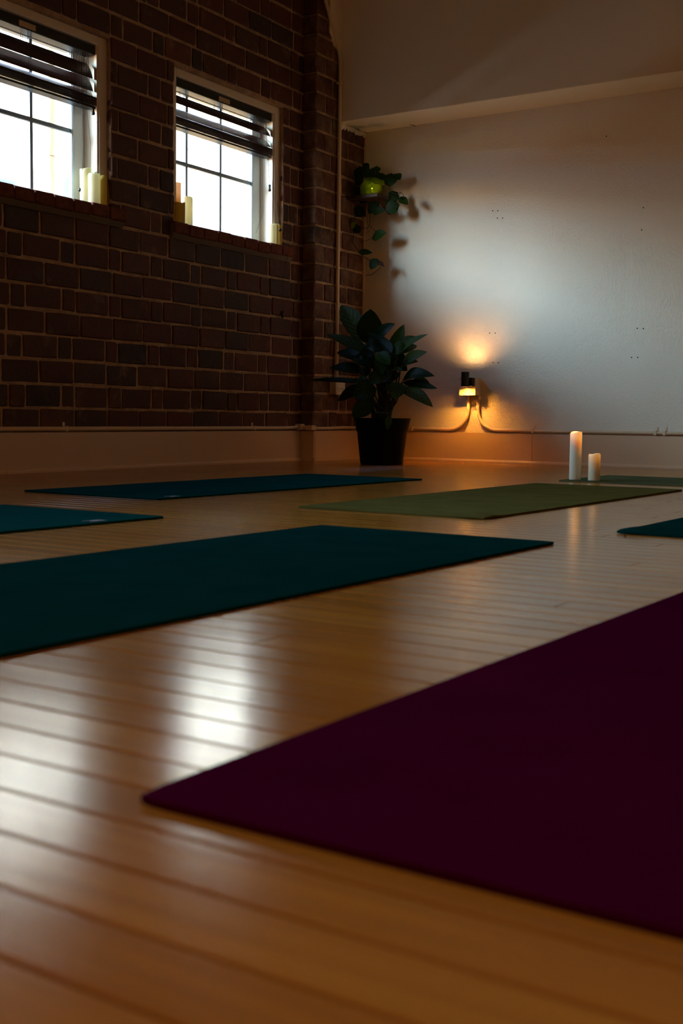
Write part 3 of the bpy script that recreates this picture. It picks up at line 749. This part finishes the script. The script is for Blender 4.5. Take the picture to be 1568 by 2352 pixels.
# ------------------------------------------------------------------ yoga mats
def yoga_mat(x, y, w, l, M, label, rz=0.0017, curl=(0, 0, 0, 0), logo=None):
    """mesh from 0,0 (near left) to w,l; curl = lift of corners (near left, near right, far right, far left)"""
    th = 0.0058; nx, ny = 24, 40
    root = thing('yoga_mat', label, 'yoga mat', (x, y, 0.0004), rz, None)
    def gs(k, n, L):   # finer near the edges
        u = k/n; return L*(0.5-0.5*math.cos(PI*u))*0.35 + L*u*0.65
    def lift(px, py):
        z = 0
        for (cx, cy), c in zip(((0, 0), (w, 0), (w, l), (0, l)), curl):
            ax_, ay_ = abs(px-cx)-0.045, abs(py-cy)-0.055
            if c > 0: z += c*math.exp(-(ax_*ax_+ay_*ay_)/0.0016)
        return z + 0.0006*(noise.noise(Vector((px*5+x, py*5+y, 0)))+0.6)
    mb = MB(); rc_ = 0.012
    P = []
    for j in range(ny+1):
        for i in range(nx+1):
            px, py = gs(i, nx, w), gs(j, ny, l)
            # rounded corners
            for cx, cy, sx_, sy_ in ((rc_, rc_, -1, -1), (w-rc_, rc_, 1, -1), (w-rc_, l-rc_, 1, 1), (rc_, l-rc_, -1, 1)):
                dx, dy = (px-cx)*sx_, (py-cy)*sy_
                if dx > 0 and dy > 0:
                    d = math.hypot(dx, dy)
                    if d > rc_: px, py = cx+sx_*dx*rc_/d, cy+sy_*dy*rc_/d
            P.append((px, py))
    n = len(P)
    mb.v = [(a, b, th+lift(a, b)) for a, b in P] + [(a, b, lift(a, b)) for a, b in P]
    st = nx+1
    for j in range(ny):
        for i in range(nx):
            a = j*st+i; mb.f.append((a, a+1, a+st+1, a+st)); mb.f.append((n+a, n+a+st, n+a+st+1, n+a+1))
    ed = [i for i in range(nx)] + [j*st+nx for j in range(ny)] + [ny*st+nx-i for i in range(nx)] + [(ny-j)*st for j in range(ny)]
    for k in range(len(ed)):
        a, b = ed[k], ed[(k+1) % len(ed)]; mb.f.append((a, n+a, n+b, b))
    o = mb.build('mat_sheet', M, root, 'angle')
    if logo:   # small printed emblem: a leaping frog-like mark
        lx, ly, s_ = logo; e = MB()
        z0 = th+0.0013
        def blob(cx, cy, rx, ry, k=10):
            i = len(e.v); e.v += [(lx+cx*s_+rx*s_*math.cos(2*PI*j/k), ly+cy*s_+ry*s_*math.sin(2*PI*j/k), z0) for j in range(k)]
            e.v += [(lx+cx*s_+rx*s_*math.cos(2*PI*j/k), ly+cy*s_+ry*s_*math.sin(2*PI*j/k), z0-0.0006) for j in range(k)]
            e.f.append(tuple(range(i, i+k))); e.f += [(i+j, i+k+j, i+k+(j+1) % k, i+(j+1) % k) for j in range(k)]
        blob(0, 0, .25, .5); blob(0, .6, .2, .22); blob(-.35, .4, .09, .4); blob(.35, .4, .09, .4); blob(-.36, -.45, .09, .45); blob(.36, -.45, .09, .45)
        e.build('logo_print', M_logo, root)
    return root
MW, ML = 0.683, 1.885
yoga_mat(-3.518, 3.125, MW, ML, M_teal, 'teal yoga mat lying nearest the brick wall baseboard', logo=(MW-0.035, 0.12, 0.036))
yoga_mat(-2.270, 3.175, MW, ML, M_olive, 'olive green yoga mat in the middle of the floor with a curled near corner', curl=(0, 0.012, 0, 0))
yoga_mat(-1.822, 0.781, MW, ML, M_deep, 'large dark teal yoga mat filling the left middle of the floor')
yoga_mat(-0.628, 0.666, MW, ML, M_plum, 'plum purple yoga mat in the right foreground')
yoga_mat(-3.006, 0.711, MW, ML, M_teal, 'teal yoga mat cut by the left edge of the picture', logo=(MW-0.040, ML-0.24, 0.040))
yoga_mat(-1.125, 3.017, MW, ML, M_deep, 'dark teal yoga mat with a lifted corner cut by the right edge of the picture', curl=(0.012, 0, 0, 0))
yoga_mat(-2.309, 5.40, ML, MW, M_sage, 'sage green yoga mat under the two lit candles near the back wall')
# a crumb on the boards beside the right mat
o = MB().lathe([(0, 0), (0.004, 0.001), (0.0035, 0.003), (0, 0.0045)], (0, 0, 0), 7).build('crumb', M_gap); o.location = (-1.075, 2.955, 0.0006); tag(o, 'tiny dark crumb on the boards beside the right-hand teal mat', 'crumb')

# lit candles standing on the sage mat
ca = atY(5.436, 1317, 1104); cb_ = atY(5.42, 1356, 1106)
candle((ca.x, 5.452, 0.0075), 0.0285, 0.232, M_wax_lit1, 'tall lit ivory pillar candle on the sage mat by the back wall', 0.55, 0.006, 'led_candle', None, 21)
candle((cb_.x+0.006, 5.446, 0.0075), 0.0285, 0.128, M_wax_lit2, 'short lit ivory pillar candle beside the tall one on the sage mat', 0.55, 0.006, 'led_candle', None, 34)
for (x, z, e) in ((ca.x, 0.275, 0.10), (cb_.x, 0.165, 0.06)):
    light('candle_glow', 'POINT', (x, 5.455, z-0.03), (0, 0, 0), e, (1.0, 0.45, 0.12), shadow_soft_size=0.015)

# ------------------------------------------------------------------ plants
def leaf_mesh(P0, P1, width, face, arch=0.0, sag=0.0, fold=0.25, kind='lance', nl=10):
    P0, P1 = Vector(P0), Vector(P1); d = P1-P0; L = d.length; d.normalize()
    f = Vector(face); f = (f - d*f.dot(d)).normalized(); sd_ = d.cross(f).normalized()
    mb = MB(); mb.uv = []
    nu = 6
    for k in range(nl+1):
        s_ = k/nl
        if kind == 'lance': hw = math.sin(PI*min(1, s_**0.82))**0.75 if 0 < s_ < 1 else 0.0
        else: hw = (1-(1-s_/0.36)**2)**0.5 if s_ < 0.36 else max(0.0, (1-((s_-0.36)/0.64)**1.7))**0.85
        hw = max(hw, 0.012)*width/2
        c = P0 + d*(L*s_) + f*(arch*math.sin(PI*s_)) + Vector((0, 0, -sag*s_*s_))
        for q in range(nu+1):
            u = q/nu*2-1
            back = -math.sin(PI*min(1, abs(u)*0.9))*L*0.16*(1-s_)**3 if kind == 'heart' else 0
            p = c + sd_*(u*hw) + f*(abs(u)*fold*hw) + d*back
            mb.v.append(tuple(p)); mb.uv.append(((u+1)/2, s_))
    st = nu+1
    for k in range(nl):
        for q in range(nu):
            a = k*st+q; mb.f.append((a, a+1, a+st+1, a+st))
    return mb
TC = -cw   # towards the camera
# --- floor plant in black nursery pot
PY = 6.47
pc = atY(PY, 876, 1062)
plant = thing('potted_plant', 'dark striped-leaf plant in a black plastic nursery pot in the corner', 'plant', (pc.x, PY, 0))
zt_ = 0.292
pot = MB().lathe([(0.128, 0.0), (0.136, 0.006), (0.158, 0.205), (0.164, 0.215), (0.170, 0.245), (0.176, 0.280), (0.181, 0.284), (0.181, 0.294), (0.172, 0.294), (0.166, 0.265), (0, 0.262)], (0, 0, 0), 40).build('pot', M_pot, plant, 'angle')
MB().lathe([(0.165, 0.266), (0.1, 0.272), (0, 0.276)], (0, 0, 0), 20).build('soil', M_soil, plant, True)
def PL_(x, y, dy): return atY(PY+dy, x, y) - Vector((pc.x, PY, 0))
def zp(zx, zy): return 680+zx/4.126, 660+zy/4.126
LEAVES = [ # base(z-crop), tip, width m, depth base, depth tip, face tweak, arch, material
 ((655,525),(428,165),0.125,0.02,0.10,(0,0,.2),0.02,'S'), ((690,545),(705,205),0.150,0.0,0.02,(0.2,0,0.3),-0.02,'D'),
 ((765,490),(938,345),0.075,0.0,-0.02,(0,0,.5),0.02,'D'), ((895,700),(1022,350),0.085,0.05,0.08,(-.3,0,.2),0.01,'G'),
 ((930,680),(1245,445),0.055,0.0,-0.05,(-.2,0,.6),0.03,'G'), ((950,560),(1180,485),0.06,0.05,0.08,(0,0,.6),0.02,'S'),
 ((1000,740),(1240,612),0.075,-0.02,-0.08,(-.2,0,.4),0.02,'S'), ((990,780),(1155,705),0.065,-.02,-.08,(0,0,.7),0.02,'S'),
 ((870,815),(1015,795),0.05,-.1,-.16,(0,0,1),0.02,'S'), ((1000,900),(1312,842),0.085,-.02,-.1,(0,0,.5),0.05,'D'),
 ((1090,890),(1272,925),0.055,-.03,-.08,(0,0,.6),0.02,'S'), ((1010,900),(1340,960),0.05,-.05,-.12,(.1,0,.2),0.01,'D'),
 ((1005,960),(1295,1135),0.08,-.08,-.16,(0,0,.4),0.03,'S'), ((720,640),(285,448),0.075,-.05,-.12,(0,0,.7),0.02,'S'),
 ((700,700),(385,615),0.09,-.03,0.02,(0,0,.5),0.02,'D'), ((645,800),(322,765),0.075,0.0,-.05,(0,0,.6),0.02,'D'),
 ((690,905),(115,880),0.04,-.06,-.14,(0,0,.8),0.01,'D'), ((690,940),(395,1075),0.075,-.02,-.05,(0,0,.4),0.03,'D'),
 ((760,960),(535,1030),0.125,-.12,-.2,(0,0,.2),0.03,'S'), ((735,1080),(530,1225),0.10,-.14,-.2,(0,0,.1),0.03,'S'),
 ((835,830),(690,905),0.085,-.12,-.18,(0,0,.3),0.02,'S'), ((965,900),(930,1060),0.10,-.14,-.19,(.1,0,.2),0.02,'S'),
 ((905,620),(675,425),0.095,-.1,-.06,(0,0,.3),-0.02,'D'), ((700,590),(640,690),0.07,-.12,-.16,(0,0,.5),0.02,'D'),
 ((770,620),(885,740),0.08,-.13,-.17,(0,0,.4),0.01,'G'), ((775,640),(815,830),0.06,-.14,-.17,(0,0,.2),0.01,'G'),
 ((880,1215),(865,1350),0.04,-.185,-.20,(0,0,.1),0.01,'G'), ((560,650),(720,760),0.09,-.09,-.10,(0,0,.4),0.02,'D'),
 ((560,900),(700,930),0.08,-.08,-.1,(0,0,.5),0.02,'S'), ((930,700),(1030,640),0.07,0.04,0.06,(0,0,.3),0.0,'D'),
 ((850,620),(900,760),0.08,-.1,-.12,(0,0,.4),0.0,'D'), ((820,560),(640,600),0.10,-.08,-.1,(0,0,.4),0.02,'D'),
 ((500,1010),(420,1060),0.05,0,0,(0,0,.4),0.0,'D'),
]
rf_ = random.Random(17)
for k in range(16):
    bx_, by_ = rf_.uniform(640, 980), rf_.uniform(560, 960)
    dx_, dy_ = rf_.uniform(-190, 190), rf_.uniform(-130, 110)
    LEAVES.append(((bx_, by_), (bx_+dx_, by_+dy_), rf_.uniform(.055, .085), rf_.uniform(-.08, .06), rf_.uniform(-.12, .08), (rf_.uniform(-.4, .4), 0, rf_.uniform(.1, .8)), 0.015, rf_.choice('SDDG')))
MLv = {'S': M_leafS, 'D': M_leafD, 'G': M_leafG}
rl = random.Random(2)
for i, (b0, t0_, wd_, d0, d1, fk, ar, mk) in enumerate(LEAVES):
    A = PL_(*zp(*b0), d0); B = PL_(*zp(*t0_), d1)
    lf = leaf_mesh(A, B, wd_*1.14, TC+Vector(fk), ar, 0.0, 0.22).build('leaf', MLv[mk], plant, True)
    root_p = Vector((rl.uniform(-.05, .05), rl.uniform(-.05, .05), 0.268))
    if i == 26: root_p = Vector((0.03, -0.16, 0.30))
    mid = (A+root_p)/2 + Vector((A.x*0.12, 0, 0.02))
    MB().tube([root_p, root_p*0.7+mid*0.3+Vector((0, 0, 0.02)), mid, mid*0.5+A*0.5+Vector((0, 0, 0.01)), A], [0.006, 0.0055, 0.005, 0.004, 0.003], 6).build('stem', M_stem, plant, True)

# --- trailing plant on a small shelf near the corner
HY = 7.19
def HP(zx, zy, dy=0.0): return atY(HY+dy*0.7, 760+zx/6.533, 340+zy/6.533)
s0 = HP(640, 750); 
shelf = thing('corner_shelf', 'small dark wooden shelf on the back wall holding the trailing plant', 'shelf', (s0.x, YWB, s0.z))
o = MB().box((-0.16, -0.24, -0.026), (0.13, 0.0, -0.002)).build('board', M_shelf, shelf); bev(o, 0.003)
for sx_ in (-0.12, 0.09):
    MB().prism([(0, -0.026), (-0.16, -0.026), (-0.15, -0.034), (-0.02, -0.11), (0, -0.11)], 'x', sx_-0.008, sx_+0.008).build('bracket', M_shelf, shelf)
hang = thing('trailing_plant', 'trailing pothos in a glowing yellow green glass jar on the corner shelf', 'plant', (s0.x, HY+0.02, s0.z-0.002))
H0 = Vector((s0.x, HY+0.02, s0.z-0.002))
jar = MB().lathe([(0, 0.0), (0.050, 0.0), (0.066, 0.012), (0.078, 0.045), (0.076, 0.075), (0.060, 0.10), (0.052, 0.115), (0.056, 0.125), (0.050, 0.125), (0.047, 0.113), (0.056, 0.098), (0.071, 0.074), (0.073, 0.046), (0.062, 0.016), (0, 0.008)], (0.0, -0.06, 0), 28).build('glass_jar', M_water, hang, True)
M_jarglow = mat('jar_glow_bead', (1, 0.95, 0.2, 1), 0.4); BS(M_jarglow).inputs['Emission Color'].default_value = (0.95, 1.0, 0.12, 1); BS(M_jarglow).inputs['Emission Strength'].default_value = 1.3  # glowing specks added inside the jar; no such source is known
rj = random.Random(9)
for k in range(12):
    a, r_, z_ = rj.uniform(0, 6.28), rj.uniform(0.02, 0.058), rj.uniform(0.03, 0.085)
    MB().lathe([(0, -0.003), (0.003, 0), (0, 0.003)], (r_*math.cos(a), -0.06+r_*math.sin(a), z_), 6).build('glow_bead', M_jarglow, jar)
_l = bpy.data.lights.new('jar_glow', 'POINT'); _l.energy = 0.05; _l.color = (0.9, 1.0, 0.22); _l.shadow_soft_size = 0.002  # point light added inside the jar to make it glow
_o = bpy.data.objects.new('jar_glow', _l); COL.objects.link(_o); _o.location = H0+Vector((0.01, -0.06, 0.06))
HL = [ # base, tip, width, dy, mat
 ((500,240),(560,330),0.05,-.05,'P'), ((560,300),(470,400),0.065,-.08,'P'), ((420,330),(400,470),0.07,-.04,'P'), ((360,480),(340,600),0.07,-.03,'P'),
 ((330,580),(320,700),0.06,0.0,'P'), ((470,420),(420,560),0.08,-.09,'P'), ((570,330),(610,450),0.075,-.10,'P'), ((430,600),(400,740),0.08,-.08,'P'),
 ((480,560),(520,700),0.07,-.10,'P'), ((685,285),(690,380),0.05,-.04,'P'), ((640,300),(625,350),0.03,-.04,'P'), ((660,380),(740,470),0.055,-.12,'P'),
 ((760,390),(790,520),0.045,-.10,'P'), ((900,405),(875,585),0.115,-.08,'P'), ((960,400),(1035,480),0.07,-.06,'P'), ((650,460),(790,560),0.085,-.13,'L'),
 ((985,680),(880,800),0.085,-.06,'P'), ((1040,760),(1155,850),0.06,-.10,'P'), ((1055,735),(1080,790),0.035,-.10,'P'), ((690,830),(560,985),0.085,-.11,'P'),
 ((640,960),(805,930),0.06,-.12,'P'), ((1000,860),(815,940),0.105,-.10,'P'), ((470,900),(365,1030),0.09,-.12,'P'), ((350,1110),(310,1220),0.035,-.12,'L'),
 ((430,1190),(330,1260),0.075,-.10,'P'), ((640,1345),(835,1270),0.085,-.12,'P'), ((250,1310),(190,1470),0.075,-.12,'P'), ((435,1560),(625,1575),0.045,-.12,'P'),
 ((690,1680),(590,1820),0.075,-.13,'P'), ((705,1705),(800,1790),0.035,-.13,'R'), ((830,790),(910,850),0.05,-.08,'P'), ((520,760),(440,830),0.06,-.06,'P'),
 ((600,420),(540,520),0.07,-.09,'P'), ((350,700),(480,800),0.06,-.02,'P'),
]
rq = random.Random(23)
for k in range(14):
    a_, b_ = rq.uniform(330, 600), rq.uniform(270, 720)
    HL.append(((a_, b_), (a_+rq.uniform(-60, 60), b_+rq.uniform(70, 120)), rq.uniform(.05, .075), rq.uniform(-.06, .01), 'P'))
M_red = mat('dried_leaf', srgb(60, 28, 20), 0.6)
for (b0, t0_, wd_, dy, mk) in HL:
    A = HP(*b0, dy)-H0; B = HP(*t0_, dy-0.02)-H0
    leaf_mesh(A, B, wd_, TC+Vector((rl.uniform(-.3, .3), 0, rl.uniform(0, .5))), 0.006, 0, 0.15, 'heart', 9).build('leaf', {'P': M_poth, 'L': M_pothL, 'R': M_red}[mk], hang, True)
VN = [([(590,900),(590,1000),(580,1170),(540,1200),(450,1205)], .0022), ([(580,1170),(670,1250)], .0018), ([(460,1400),(530,1390),(620,1355)], .0018),
 ([(440,800),(360,1000),(340,1290),(325,1420),(430,1570),(480,1620),(580,1690),(700,1740),(750,1790),(610,1900),(520,1910)], .0024),
 ([(860,600),(920,670),(1000,690),(1045,665),(1085,700),(1085,745)], .0018), ([(1040,670),(1010,760)], .0015), ([(440,690),(450,800),(470,895)], .0016), ([(735,650),(720,800),(712,895)], .0016),
 ([(600,560),(520,450),(480,330)], .002), ([(640,540),(760,480),(900,430)], .002), ([(560,600),(440,620),(350,700)], .002), ([(650,600),(700,450),(680,300)], .002),
 ([(500,980),(520,1100),(560,1180),(530,1290)], .001), ([(545,990),(545,1120),(590,1180)], .001), ([(640,1050),(620,1180),(560,1260)], .001), ([(690,690),(860,800),(1000,860)], .0018), ([(600,700),(620,820),(690,860)], .0018)]
for pts, r in VN:
    MB().tube([HP(x, y, -0.11)-H0 for x, y in pts], r, 6).build('stem', M_vine, hang, True)

# ------------------------------------------------------------------ outside: the white building across the alley
nb = thing('neighbouring_building', 'sunlit white painted building across the alley seen through the windows', 'building', WO, TH)
M_fac = mat('white_masonry', srgb(236, 236, 232), 0.9)
g = geo_pos(M_fac)
mp_ = mapping(M_fac, N(M_fac, 'ShaderNodeTexCoord').outputs['Object'], (1, 1, 1), (0, PI/2, PI/2))
crk = noise_(M_fac, g, 3, 6, 0.7)
sp = N(M_fac, 'ShaderNodeSeparateXYZ'); LK(M_fac, N(M_fac, 'ShaderNodeTexCoord').outputs['Object'], sp.inputs[0])
dst = math_(M_fac, 'ABSOLUTE', math_(M_fac, 'ADD', math_(M_fac, 'SUBTRACT', sp.outputs[1], 2.32), math_(M_fac, 'MULTIPLY', math_(M_fac, 'SUBTRACT', crk, 0.5), 0.12)))
stain = ramp(M_fac, [(0.0, (1, 1, 1, 1)), (0.03, (0.97, 0.97, 0.97, 1)), (0.075, (0, 0, 0, 1))], dst)
c1 = mixc(M_fac, stain.outputs[0], ramp(M_fac, [(0.35, srgb(228, 230, 228)), (0.65, srgb(242, 242, 238))], crk).outputs[0], srgb(74, 64, 48))
LK(M_fac, c1, BS(M_fac).inputs['Base Color'])
FN = -4.0
MB().box((FN-0.4, -2.0, 0), (FN, 26, 4.4)).build('facade', M_fac, nb)
MB().box((FN, -2.0, 0), (FN+0.05, 26, 2.05)).build('bounce_plinth', mat('tan_render', srgb(186, 160, 126), 0.9), nb)  # plinth added to darken and warm the light bounced indoors
for k in range(6):
    MB().box((FN, -2.0, 0.9+k*0.62), (FN+0.006, 26, 0.912+k*0.62)).build('course_ledge', M_fac, nb)
M_fw = mat('outside_window', srgb(58, 68, 80), 0.15)
for (t, z0, z1, w) in ((1.55, 1.5, 2.43, 0.55), (2.75, 1.5, 2.58, 0.62), ):
    wf_ = MB().box((FN, t-w/2-0.05, z0-0.05), (FN+0.03, t+w/2+0.05, z1+0.05)).build('window_frame', M_white, nb)
    MB().box((FN+0.03, t-w/2, z0), (FN+0.034, t+w/2, z1)).build('pane', M_fw, wf_)
yw = MB().box((FN-0.8, -16, 0), (FN-0.6, -2.0, 2.0)).build('warm_bounce_wall', mat('terracotta_render', srgb(176, 104, 58), 0.9)); yw.location = WO; yw.rotation_euler = (0, 0, TH); tag(yw, 'unseen low terracotta wall added to bounce warm light at the alley end', 'wall')  # unseen wall added to send warm sunlight in through the windows
gd = MB().box((FN, -16, -0.3), (-0.3, 26, -0.05)).build('alley_ground', mat('alley_paving', srgb(110, 84, 62), 0.95)); gd.location = WO; gd.rotation_euler = (0, 0, TH); struct(gd)
